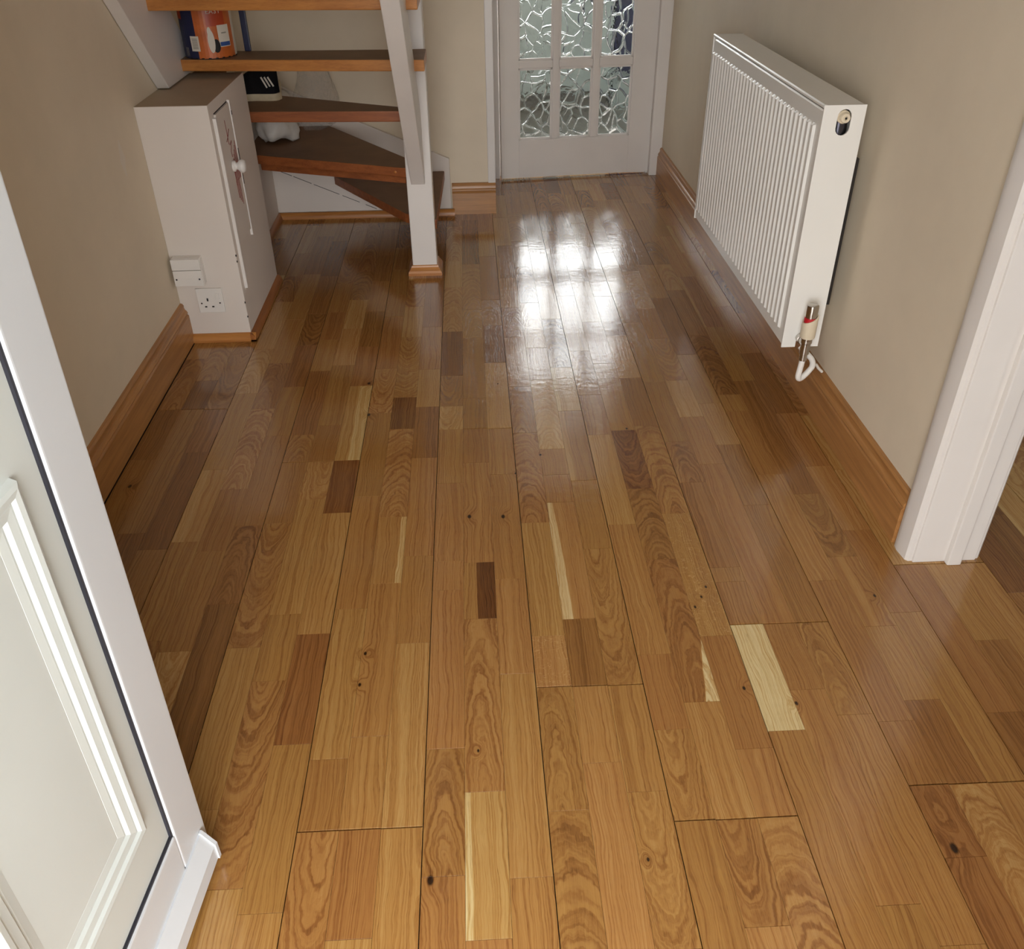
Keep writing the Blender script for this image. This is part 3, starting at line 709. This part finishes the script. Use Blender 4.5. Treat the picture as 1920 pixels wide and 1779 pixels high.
bx('water_panel', m_radiator, RX0 + .008, RX0 + .02, RY0 + .01, RY1 - .01, RZ0 + .004, RZ1 - .018, rad)
bx('rear_panel', m_radiator, RX1 - .012, RX1, RY0 + .01, RY1 - .01, RZ0 + .004, RZ1 - .03, rad, .003)
# convector fins between the panels: one folded sheet
m = MB(); n = 60
for i in range(n):
    y = RY0 + .04 + (RY1 - RY0 - .08) * i / n; x0, x1 = (RX0 + .022, RX1 - .014) if i % 2 == 0 else (RX1 - .014, RX0 + .022)
    a = [m.bm.verts.new(p) for p in ((x0, y, RZ0 + .03), (x1, y + .016, RZ0 + .03), (x1, y + .016, RZ1 - .04), (x0, y, RZ1 - .04))]; m.bm.faces.new(a)
m.build('convector_fins', m_radiator, rad)
# top cover with a rounded front lip
m = MB(); m.poly_prism([(RX0 + .007, RZ1 - .010), (RX0 + .001, RZ1 - .007), (RX0, RZ1 - .002), (RX0 + .003, RZ1 + .001), (RX0 + .010, RZ1), (RX1 - .002, RZ1), (RX1, RZ1 - .004), (RX1, RZ1 - .016), (RX1 - .003, RZ1 - .016), (RX1 - .003, RZ1 - .006), (RX0 + .01, RZ1 - .006)], 1, RY0 + .003, RY1 - .001)
m.build('top_cover', m_radiator, rad, smooth=30)
# end panels with the slots for the tappings (near end shows)
def end_panel(y0, y1):
    m = MB(); x0, x1, z0, z1 = RX0 + .001, RX1 + .003, RZ0 - .002, RZ1
    hx, hw, h0, h1 = .8725, .0165, .774, .833
    def slot(cx, w, a, b, n=8): # stadium outline, counter-clockwise
        r = w; P = []
        for i in range(n + 1): P.append((cx + r * math.cos(PI * i / n), b - r + r * math.sin(PI * i / n)))
        for i in range(n + 1): P.append((cx - r * math.cos(PI * i / n), a + r - r * math.sin(PI * i / n)))
        return P
    P = slot(hx, hw, h0, h1); bz = RZ0 + .030; bw = .014
    out = [(x1, z1), (x0, z1), (x0, z0), (hx - bw, z0), (hx - bw, bz), (hx - bw * .6, bz + .010), (hx + bw * .6, bz + .010), (hx + bw, bz), (hx + bw, z0), (x1, z0)]
    for y in (y0, y1):
        vo = [m.bm.verts.new((x, y, z)) for x, z in out]; vi = [m.bm.verts.new((x, y, z)) for x, z in P]
        es = [m.bm.edges.new((vo[i], vo[(i + 1) % len(vo)])) for i in range(len(vo))] + [m.bm.edges.new((vi[i], vi[(i + 1) % len(vi)])) for i in range(len(vi))]
        bmesh.ops.triangle_fill(m.bm, use_beauty=True, edges=es)
        if y == y0: vo0, vi0 = vo, vi
    for A_, B_ in ((vo0, vo), (vi0, vi)):
        for i in range(len(A_)):
            j = (i + 1) % len(A_); m.bm.faces.new((A_[i], A_[j], B_[j], B_[i]))
    bmesh.ops.recalc_face_normals(m.bm, faces=m.bm.faces[:])
    return m
end_panel(RY0, RY0 + .004).build('end_panel', m_radiator, rad, smooth=30); end_panel(RY1 - .004, RY1).build('end_panel', m_radiator, rad, smooth=30)
m = MB(); m.lathe([(.019, 0), (.019, .06)], (.8725, RY0 + .026, .766), (0, 0, 1), 16); m.build('header_pipe', m_chromed, rad, smooth=40)
m = MB(); m.lathe([(.0155, -.02), (.0155, .002), (.0145, .004), (.0125, .004), (.0125, .007), (.0112, .007), (.0112, .016), (.0100, .018), (.0045, .018), (.004, .014)], (.8725, RY0 + .008, .8145), (0, -1, 0), 20)
m.build('bleed_plug', m_cream_pl, rad, smooth=35)
m = MB(); m.lathe([(.0025, 0), (.0025, .001)], (.8725, RY0 - .0105, .8145), (0, -1, 0), 10); m.build('bleed_hole', m_dark, rad)
for yb_ in (RY0 + .037, RY1 - .12):
    m = MB(); m.box(.934, .945, yb_, yb_ + .014, .33, .71)
    for z in (.37, .66): m.box(.925, .936, yb_ + .004, yb_ + .012, z, z + .02)
    for z in (.42, .50, .58): m.box(.931, .936, yb_ + .002, yb_ + .012, z, z + .03)
    m.build('wall_bracket', m_darkmetal, rad)

# thermostatic valve
VX, VY = .8735, 2.066
m = MB(); m.lathe([(.0095, .150), (.0095, .168), (.0125, .170), (.0125, .200), (.0145, .202), (.0145, .212), (.016, .214), (.016, .222)], (VX - .006, VY, .060), (0, 0, 1), 20)
m.lathe([(.0105, 0), (.0105, .030), (.0135, .031), (.0135, .045)], (VX - .006, VY, .255), (0, 1, 0), 16)
va = m.build('valve_body', m_chrome, rad, smooth=35)
m = MB(); n = 28
cutt = lambda a: .330 + .010 * math.cos(a)
ringsA = []
for (r, zf) in ((.0185, lambda a: .277), (.0195, lambda a: .280), (.0195, cutt), (.0165, cutt), (.0165, lambda a: .300)):
    ringsA.append([m.bm.verts.new((VX - .006 + r * math.cos(2 * PI * i / n), VY + r * math.sin(2 * PI * i / n), zf(2 * PI * i / n))) for i in range(n)])
for a, b in zip(ringsA, ringsA[1:]):
    for i in range(n): m.bm.faces.new((a[i], a[(i + 1) % n], b[(i + 1) % n], b[i]))
m.bm.faces.new(ringsA[0][::-1]); bmesh.ops.recalc_face_normals(m.bm, faces=m.bm.faces[:])
m.build('valve_sleeve', m_cream_pl, va, smooth=40, label='cream plastic sleeve of the valve')
m = MB(); m.lathe([(.0163, .300), (.0163, .334)], (VX - .006, VY, 0), n=24); m.build('valve_ring', m_red, va, smooth=40, label='red ring below the chrome cap')
m = MB(); m.lathe([(.0152, .334), (.0155, .362), (.0148, .367), (.012, .369)], (VX - .006, VY, 0), n=28); m.build('valve_cap', m_chrome, va, smooth=40)
bez = lambda P, n=24: [sum((Vector(p) * (math.comb(len(P) - 1, i) * (1 - t) ** (len(P) - 1 - i) * t ** i) for i, p in enumerate(P)), Vector()) for t in [k / n for k in range(n + 1)]]
pth = [Vector((VX - .006, VY, .213)), Vector((VX - .009, VY - .002, .185))] + bez([(VX - .011, VY - .004, .172), (VX - .013, VY - .006, .150), (VX - .002, VY + .0, .150), (VX + .016, VY + .006, .168)], 10) + bez([(VX + .024, VY + .01, .176), (VX + .036, VY + .014, .186), (VX + .030, VY + .03, .198)], 8) + [Vector((VX + .012, VY + .05, .214)), Vector((VX + .004, VY + .058, .222))]
m = MB(); m.tube(pth, .0078, 12); m.build('pipe_loop', m_white_pl, rad, smooth=50)
m = MB(); m.tube([(VX + .034, VY + .020, .187), (VX + .046, VY + .028, .180), (.930, 2.102, .166), (.946, 2.108, .150)], .004, 10); m.build('pipe_tail', m_white_pl, rad, smooth=50)

# ================================================================== THINGS ON THE STAIRS
def cyl_patch(m, c, r, a0, a1, z0, z1, n=12, th=.0006, top=None, bot=None):
    """thin curved label on a cylinder; angles measured from -Y towards +X"""
    P = lambda a, z, rr: (c[0] + rr * math.sin(a), c[1] - rr * math.cos(a), z)
    for i in range(n):
        b0, b1 = a0 + (a1 - a0) * i / n, a0 + (a1 - a0) * (i + 1) / n
        q = [m.bm.verts.new(P(a, z, r + th)) for a, z in ((b0, (bot or (lambda f: z0))(i / n)), (b1, (bot or (lambda f: z0))((i + 1) / n)), (b1, (top or (lambda f: z1))((i + 1) / n)), (b0, (top or (lambda f: z1))(i / n)))]
        m.bm.faces.new(q)
tub = thing('paint_tub', 'orange and navy paint tub standing at the left end of a straight tread', 'paint tub', (-.852, 3.235, .8))
TC, TR = (-.844, 3.230), .0825
m = MB(); m.lathe([(TR - .003, .8005), (TR, .804), (TR, 1.04), (TR - .002, 1.042)], (*TC, 0), n=48); m.build('bucket', m_label, tub, smooth=40)
m = MB(); m.lathe([(TR + .003, 1.035), (TR + .003, 1.052), (TR - .004, 1.055)], (*TC, 0), n=48); m.build('lid', m_navy, tub, smooth=40)
def patch(name, mat, a0, a1, z0, z1, th=.0008, label=None, **k):
    m = MB(); cyl_patch(m, TC, TR, a0, a1, z0, z1, th=th, **k); bmesh.ops.recalc_face_normals(m.bm, faces=m.bm.faces[:]); return m.build(name, mat, tub, smooth=60, label=label)
patch('navy_panel', m_navy, -1.75, -.24, .802, 1.034)
patch('orange_panel', m_orange, -.24, 1.36, .802, 1.034)
patch('base_band', m_black, -1.7, 1.5, .8008, .8042, th=.0011)
patch('red_panel', m_redor, .24, .98, .895, 1.0, th=.0011)
patch('barcode_sticker', m_label, -.50, -.14, .824, .868, th=.0014)
for i in range(7): patch('barcode_bar', m_grey, -.43, -.20, .831 + i * .0046, .8335 + i * .0046, th=.0018, n=4)
for i in range(4): patch('small_bar', m_grey, -.86 + i * .05, -.84 + i * .05, .808, .834, th=.0014, n=2)
patch('corner_patch', m_redor, -1.28, -.82, .915, .96, th=.0014)
patch('paper_label', m_label, .62, 1.12, .834, .897, th=.0015)
patch('label_band', m_blue, .66, 1.10, .836, .848, th=.0019)
patch('label_print', m_grey, .76, .98, .872, .876, th=.0019)
m = MB()
def blob(cx, cz, rx, rz):
    n = 18; c0 = [(cx + rx * math.cos(2 * PI * i / n), cz + rz * math.sin(2 * PI * i / n)) for i in range(n)]
    return c0
def disc(name, mat, cx, cz, rx, rz, th):
    m = MB(); r = TR + th
    vs = [m.bm.verts.new((TC[0] + r * math.sin(a), TC[1] - r * math.cos(a), z)) for a, z in blob(cx, cz, rx, rz)]
    m.bm.faces.new(vs); return m.build(name, mat, tub)
disc('picture_dark', m_black, .50, .838, .15, .020, .0016); disc('picture_light', m_label, .33, .852, .13, .034, .0019); disc('picture_light', m_label, .30, .880, .075, .014, .0021)
for i, ch in enumerate('EASY'):
    a = .34 + i * .15
    text_mesh(ch, .020, m_label, 'lettering', Matrix.Translation((TC[0] + (TR + .0022) * math.sin(a), TC[1] - (TR + .0022) * math.cos(a), .931)) @ Matrix.Rotation(a, 4, 'Z') @ Matrix.Rotation(PI / 2, 4, 'X'), tub)

po = bx('navy_pole', m_navy, -.748, -.727, 3.290, 3.304, .8003, 1.18, None, .003); po['label'] = 'dark navy flat pole standing upright behind the paint tub'; po['category'] = 'pole'
cb = thing('cardboard_box', 'brown cardboard box peeping out behind the cupboard top under the tread', 'box', (-.91, 3.38, .6))
bx('carton', m_card, -.966, -.862, 3.30, 3.455, .6005, .72, cb, .002)
m = MB()
for x in range(8): m.box(-.952 + x * .0062, -.9478 + x * .0062, 3.2985, 3.30, .7005, .7065 + .002 * (x % 2))
m.build('printed_line', m_grey, cb)
m = MB(); m.tube([(-.893, 3.2992, .699), (-.893, 3.2992, .712), (-.887, 3.2992, .718), (-.881, 3.2992, .712), (-.881, 3.2992, .699), (-.893, 3.2992, .699)], .0009, 5); m.build('house_print', m_grey, cb)

# trainer: heel to the right
sh = thing('trainer_shoe', 'black trainer with three white stripes on a winder tread', 'shoe', (-.78, 3.50, .6))
sm_ = Matrix.Translation((-.697, 3.538, .6003)) @ Matrix.Rotation(math.radians(183), 4, 'Z')
def shoe_part(name, mat, fn, nu, nv, cap=True):
    m = MB(); m.grid(fn, nu, nv); bmesh.ops.remove_doubles(m.bm, verts=m.bm.verts, dist=1e-5); bmesh.ops.recalc_face_normals(m.bm, faces=m.bm.faces[:]); m.xf(sm_); return m.build(name, mat, sh, smooth=60)
def foot(t):   # half width along the length t 0..1 (heel..toe)
    return .036 * (1 - .25 * math.exp(-((t - .38) / .16) ** 2)) * (math.sqrt(max(0, 1 - ((t - .12) / .12) ** 2)) if t < .12 else math.sqrt(max(0, 1 - ((t - .68) / .32) ** 4)) if t > .68 else 1) + .0008
def hup(t):
    return .118 - .01 * t if t < .30 else .118 - .003 - .062 * min(1, (t - .30) / .45) if t < .75 else .053 - .018 * (t - .75) / .25
Ls = .25
def upper(a, b):
    t = a; w = foot(t) * .96; an = PI * (b * 1.5 - .25); h = hup(t)
    y = w * math.cos(an) if abs(math.cos(an)) > 0 else 0
    zz = max(0.012, .03 + (h - .03) * max(-.6, math.sin(an)) if math.sin(an) > 0 else .03 + .03 * math.sin(an))
    return Vector((t * Ls + .004 * (1 if t < .05 else 0), y, zz))
shoe_part('upper', m_shoe, upper, 28, 20)
def sole(a, b):
    t = a; w = foot(t) * 1.06; an = 2 * PI * b
    return Vector((t * Ls * 1.02 - .002, w * max(-1, min(1, 1.4 * math.cos(an))), .012 + .012 * max(-1, min(1, 1.6 * math.sin(an)))))
shoe_part('sole', m_sole, sole, 28, 16)
bmd = MB(); bmd.grid(lambda a, b: Vector((.001 - .003 * math.sin(PI * b) , (a - .5) * .045, .02 + b * .045)), 6, 6)
bmd.xf(sm_); bmd.build('heel_counter', m_sole, sh, smooth=60)
for i in range(3):
    m = MB(); x = .016 + i * .012
    m.poly_prism([(x, .050 - i * .002), (x + .005, .048 - i * .002), (x + .022, .080), (x + .017, .083)], 1, .0305, .0335); m.xf(sm_); m.build('stripe', m_label, sh, label='white stripe')

def lump(name, mat, c, rx, ry, rz, seed, sub=4, amp=.18, flat=0.0):
    bm = bmesh.new(); bmesh.ops.create_icosphere(bm, subdivisions=sub, radius=1)
    from mathutils import noise
    for v in bm.verts:
        p = v.co.copy(); d = 1 + amp * noise.noise(p * 1.7 + Vector((seed, 0, 0))) + amp * .55 * abs(noise.noise(p * 4.1 + Vector((0, seed, 0)))) - amp * .3 * abs(noise.noise(p * 8 + Vector((0, 0, seed))))
        v.co = Vector((p.x * rx * d, p.y * ry * d, max(-flat, p.z) * rz * d)) + Vector(c)
    zmin = min(v.co.z for v in bm.verts); 
    for v in bm.verts: v.co.z += c[2] - rz * flat - zmin
    me = bpy.data.meshes.new(name); bm.to_mesh(me); bm.free(); me.materials.append(mat)
    for p in me.polygons: p.use_smooth = True
    o = bpy.data.objects.new(name, me); COL.objects.link(o); return o
def tagged(o, label, cat, group=None):
    o['label'] = label; o['category'] = cat
    if group: o['group'] = group
tagged(lump('carrier_bag', m_bagwhite, (-.775, 3.745, .4 + .068), .088, .085, .095, 3.1, amp=.34, flat=.7), 'crumpled white carrier bag on the second winder tread, nearest the cupboard', 'bag')
tagged(lump('polythene_bag', m_bagclear, (-.625, 3.895, .4 + .1095), .085, .06, .155, 5.2, flat=.7), 'see-through polythene bag in the wall corner behind the white bag', 'bag')

# ================================================================== KITCHEN SEEN THROUGH THE GLASS
for i, lab in enumerate(('pale kitchen base unit seen through the left panes', 'pale kitchen base unit seen through the middle panes', 'pale kitchen base unit hidden left of the door panes')):
    x = (.22, .82, -.38)[i] - .5
    u = thing('kitchen_unit', lab, 'cabinet', (x + .3, 6.35, 0), 'kitchen base units')
    bx('carcass', m_kitchen, x + .002, x + .598, 6.07, 6.655, .10, .87, u)
    bx('plinth', m_kfloor, x + .002, x + .598, 6.11, 6.14, 0, .10, u)
    bx('door', m_kitchen, x + .004, x + .596, 6.05, 6.07, .105, .866, u, .003)
    bx('handle', m_chrome, x + .50, x + .51, 6.02, 6.05, .60, .76, u, .003)
u = thing('kitchen_appliance', 'dark appliance seen through the right hand panes', 'appliance', (1.25, 6.35, 0))
bx('casing', m_navy, .93, 1.53, 6.06, 6.655, .22, .868, u, .006); bx('plinth', m_kitchen, .94, 1.52, 6.10, 6.6, 0, .22, u)
wk = bx('worktop', m_worktop, -.9, 1.56, 6.03, 6.658, .8705, .91, None, .004); wk['label'] = 'grey worktop over the kitchen units behind the glass'; wk['category'] = 'worktop'
